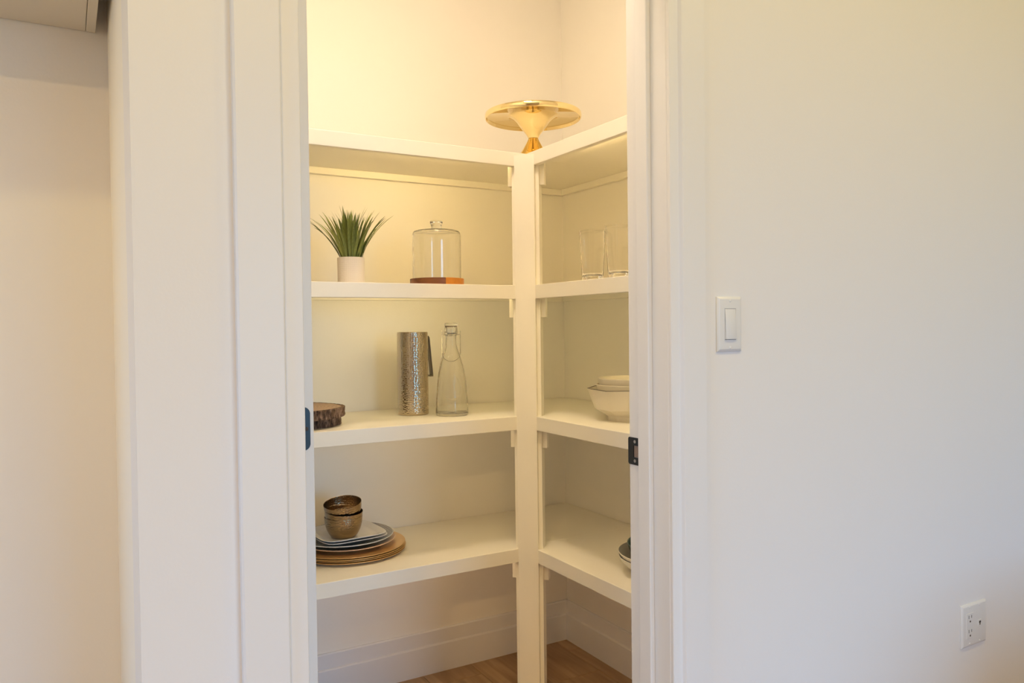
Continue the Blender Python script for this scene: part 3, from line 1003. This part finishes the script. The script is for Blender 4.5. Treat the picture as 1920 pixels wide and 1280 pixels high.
link('body', lathe_mesh('body', bo, 256, angle=.9, disp=emboss), GLASS, bt)
st = link('stopper', lathe_mesh('stopper', smooth_profile([(0, .246), (.0110, .246), (.0125, .252), (.0130, .2770, 1), (.0190, .2775, 1), (.0202, .2795), (.0198, .2845), (.0170, .2872), (.0, .2880)], 4), 48, angle=.8), GLASS, bt)
link('seal', lathe_mesh('seal', [(.0134, .2746), (.0186, .2746), (.0194, .2760), (.0186, .2774), (.0134, .2774)], 40, closed=True), SEAL, bt)
vx = Vector((math.cos(YAW - .06), -math.sin(YAW - .06), 0)); vy = Vector((-vx.y, vx.x, 0))  # across the view, away


def bp_(a, d, z_):
    q = vx * a + vy * d
    return (q.x, q.y, z_)


wires = bmesh.new()
col_ring = [bp_(.0205 * math.cos(2 * PI * k / 28), .0205 * math.sin(2 * PI * k / 28), .2500) for k in range(28)]


def add_tube(bm, pts, r_, closed=False):
    me = tube_mesh('t', pts, r_, 8, closed); bm.from_mesh(me); bpy.data.meshes.remove(me)


add_tube(wires, col_ring, .0010, True)
bail = [bp_(-.0205, 0, .2500), bp_(-.0285, 0, .2520), bp_(-.0287, 0, .262), bp_(-.0285, -.001, .254), bp_(-.0285, -.006, .195)]
bail += [bp_(-.0285 * math.cos(PI * k / 14), -.006 - .030 * math.sin(PI * k / 14), .195 - .026 * math.sin(PI * k / 14)) for k in range(1, 14)]
bail += [bp_(.0285, -.006, .195), bp_(.0285, -.001, .254), bp_(.0287, 0, .262), bp_(.0285, 0, .2520), bp_(.0205, 0, .2500)]
add_tube(wires, bail, .0009)
add_tube(wires, [bp_(.0208 * math.cos(2 * PI * k / 28), .0208 * math.sin(2 * PI * k / 28), .2580 + .002 * math.cos(4 * PI * k / 28)) for k in range(28)], .0009, True)
link('wire_bail', finish(wires, 'wire_bail', True, 1.0), WIRE, bt)

# third shelf, right: faceted bowl with two round bowls in it
OC = (1.4140, 1.7660)
fb = thing('faceted_bowl', (OC[0], OC[1], H[2]), 'large white faceted bowl with dark rim on the right-hand shelf', 'bowl')
a_left = math.radians(141.3 - 3.5)
NS = 12


def faceted(name, rows, m, parent):
    """rows of (r,z,zig): a vertex on every facet corner, the middle of each side lifted by zig"""
    bm = bmesh.new(); R_ = []
    for (r_, z_, zg) in rows:
        if r_ < 1e-6:
            R_.append([bm.verts.new((0, 0, z_))]); continue
        ring = []
        for k in range(NS):
            a = a_left + 2 * PI * k / NS
            ring.append(bm.verts.new((r_ * math.cos(a), r_ * math.sin(a), z_ + (zg if k % 2 else -zg))))
        R_.append(ring)
    for A, B in zip(R_[:-1], R_[1:]):
        for k in range(NS):
            k2 = (k + 1) % NS
            if len(A) == 1:
                bm.faces.new((A[0], B[k], B[k2]))
            elif len(B) == 1:
                bm.faces.new((A[k], A[k2], B[0]))
            else:
                bm.faces.new((A[k], A[k2], B[k2], B[k]))
    bmesh.ops.recalc_face_normals(bm, faces=bm.faces[:])
    return link(name, finish(bm, name, True, .25), m, parent)


faceted('body', [(0, .003, 0), (.066, .003, 0), (.068, 0, 0), (.0712, 0, 0), (.0735, .0135, 0), (.1060, .0345, .001), (.1262, .0905, .0012), (.1272, .0915, .0012), (.1232, .0915, .0012), (.1020, .0390, 0), (.0650, .0170, 0), (0, .0150, 0)], IVORY, fb)
faceted('rim', [(.1232, .0914, .0012), (.1274, .0914, .0012), (.1276, .0924, .0012), (.1232, .0925, .0012), (.1228, .0914, .0012)], DARKRIM, fb)
rb_ = thing('round_bowl', (OC[0] - .004, OC[1] - .004, H[2] + .0178), 'lower round ivory bowl nested in the faceted bowl', 'bowl', 'round bowls in the faceted bowl')
rprof = smooth_profile([(0, .0, 1), (.052, .0, 1), (.056, .003), (.085, .012), (.110, .030), (.126, .052), (.1335, .0720), (.1330, .0735), (.1312, .0730), (.1235, .0530), (.107, .0325), (.082, .0155), (.05, .008), (0, .007)], 4)
rprof = [(r_ * .738, z_ * 1.165) for r_, z_ in rprof]
link('body', lathe_mesh('body', rprof, 96, angle=.9), IVORY, rb_)
copy_thing(rb_, (OC[0] + .003, OC[1] - .002, H[2] + .0352), 'upper round ivory bowl, topmost in the faceted bowl')

# ------------------------------------------------------------------ bottom shelf, back: stack of plates and bowls
zb = H[3]
chp = [(0, .0012), (.095, .0012), (.104, .0), (.112, .0012), (.135, .0062), (.1600, .0083), (.1685, .0090), (.1695, .0097), (.1685, .0104), (.1600, .0106), (.135, .0098), (.114, .0054), (.106, .0046), (0, .0046)]
chp = smooth_profile([p + (1,) if i in (0, 13) else p for i, p in enumerate(chp)], 3)
ch_me = lathe_mesh('plate_body', chp, 128, angle=.9)
lab = ['bottom gold charger plate of four, resting on the shelf', 'second gold charger plate from the bottom of the plate stack', 'third gold charger plate from the bottom of the plate stack', 'top gold charger plate, its wide rim showing under the cream plate']
for k, (dx, dy) in enumerate(((0.0, -.002), (.003, .002), (-.001, .000), (.001, .003))):
    o = link('charger_plate', ch_me, GOLD, None, (.7350 + dx, 2.2850 + dy, zb + .0049 * k))
    tag(o, lab[k], 'plate', 'gold charger plates')
z0 = zb + .0049 * 3 + .0047
cpp = smooth_profile([(0, .002, 1), (.074, .002), (.078, 0), (.0815, .001), (.095, .007), (.120, .0130), (.1400, .0195), (.1425, .0212), (.1418, .0225), (.1395, .0222), (.118, .0165), (.094, .0105), (.08, .0056), (0, .0052)], 3)
o = link('dinner_plate', lathe_mesh('plate_body', cpp, 112, angle=.9), CREAM, None, (.7310, 2.2820, z0))
tag(o, 'cream glazed dinner plate between the gold chargers and the patterned plate', 'plate')
z1 = z0 + .0128
o = link('patterned_plate', lathe_mesh('plate_body', [(r_ * 1.012, z_ * 1.02) for r_, z_ in cpp], 112, angle=.9), PATT, None, (.7235, 2.2830, z1))
tag(o, 'round dinner plate with black and white patterned rim', 'plate')
z2 = z1 + .0130
spp = smooth_profile([(0, .0008, 1), (.060, .0008), (.064, 0), (.068, .0012), (.084, .0052), (.0985, .0108), (.1015, .0128), (.1010, .0140), (.0985, .0139), (.083, .0085), (.068, .0046), (0, .0044)], 3)
sq_me = lathe_mesh('plate_body', spp, 144, shape=square(5.0), angle=.9)
for k, (dx, dy, rz, lb) in enumerate(((.002, -.004, .085, 'lower white square plate with rounded corners, second of the two'), (0, 0, .07, 'upper white square plate with rounded corners, under the bronze bowls'))):
    o = link('square_plate', sq_me, WHITE, None, (.7240 + dx, 2.2770 + dy, z2 + .0066 * k), (0, 0, rz))
    tag(o, lb, 'plate', 'white square plates')
z3 = z2 + .0066 + .0046
bprof = smooth_profile([(0, .0, 1), (.0310, .0, 1), (.0345, .0008), (.0420, .0080), (.0500, .0230), (.0545, .0400), (.0560, .0560), (.0556, .0568), (.0546, .0560), (.0530, .0405), (.0485, .0240), (.0405, .0095), (.033, .0030), (0, .0022)], 5)
bprof = [(r_, z_ * 1.06) for r_, z_ in bprof]
bw_me = lathe_mesh('bowl_body', bprof, 96, angle=.9)
for k, (dx, dy, dz, tilt, ax, lb) in enumerate(((0, 0, 0, 0, (1, 0, 0), 'bottom hammered bronze bowl, standing on the square plate'),
                                               (-.0010, .0050, .0175, .115, (.966, .259, 0), 'middle hammered bronze bowl of three'),
                                               (.0055, .0090, .0415, .195, (.74, -.68, 0), 'top hammered bronze bowl, tilted forward, its inside showing'))):
    o = link('hammered_bowl', bw_me, HBRONZE, None, (.7075 + dx, 2.2500 + dy, z3 + dz))
    o.rotation_mode = 'AXIS_ANGLE'
    o.rotation_axis_angle = (tilt, *ax)
    tag(o, lb, 'bowl', 'hammered bronze bowls')

# bottom shelf, right: two shallow bowls and a teal one, mostly behind the jamb
rx, ry = 1.4080, 1.6100
sb = smooth_profile([(0, .002, 1), (.060, .002), (.066, 0), (.070, .003), (.095, .012), (.118, .027), (.1305, .0450), (.1317, .0480), (.1305, .0487)], 4)
sbi = smooth_profile([(.1303, .0487), (.1270, .0460), (.115, .0290), (.092, .0155), (.068, .0070), (0, .0060)], 4)
for k, (dx, dy, dz, lb) in enumerate(((.003, .002, 0, 'lower shallow bowl, white outside, at the right edge of the bottom shelf'), (0, 0, .0125, 'upper shallow bowl with grey inside at the right edge of the bottom shelf'))):
    t = thing('shallow_bowl', (rx + dx, ry + dy, zb + dz), lb, 'bowl', 'white shallow bowls')
    link('body', lathe_mesh('body', sb + [(.127, .0455)], 96, angle=.9), IVORY, t)
    g = link('glaze', lathe_mesh('glaze', [(.0, .0050), (.066, .0060), (.0905, .0143), (.1135, .0278), (.1262, .0458)] + sbi, 96, angle=.9), GREYG, t)
    g['label'] = 'grey glazed inside'
tp = smooth_profile([(0, .001, 1), (.045, .001), (.049, 0), (.052, .002), (.075, .012), (.094, .028), (.1010, .0420), (.1005, .0435), (.0985, .0425), (.091, .0295), (.073, .0155), (.05, .0060), (0, .0050)], 4)
tp = [(r_ * 1.10, z_ * 1.48) for r_, z_ in tp]
o = link('teal_bowl', lathe_mesh('bowl_body', tp, 96, angle=.9), TEAL, None, (1.4120, 1.6080, zb + .0125 + .0062))
tag(o, 'dark teal bowl stacked on the grey and white shallow bowls', 'bowl')
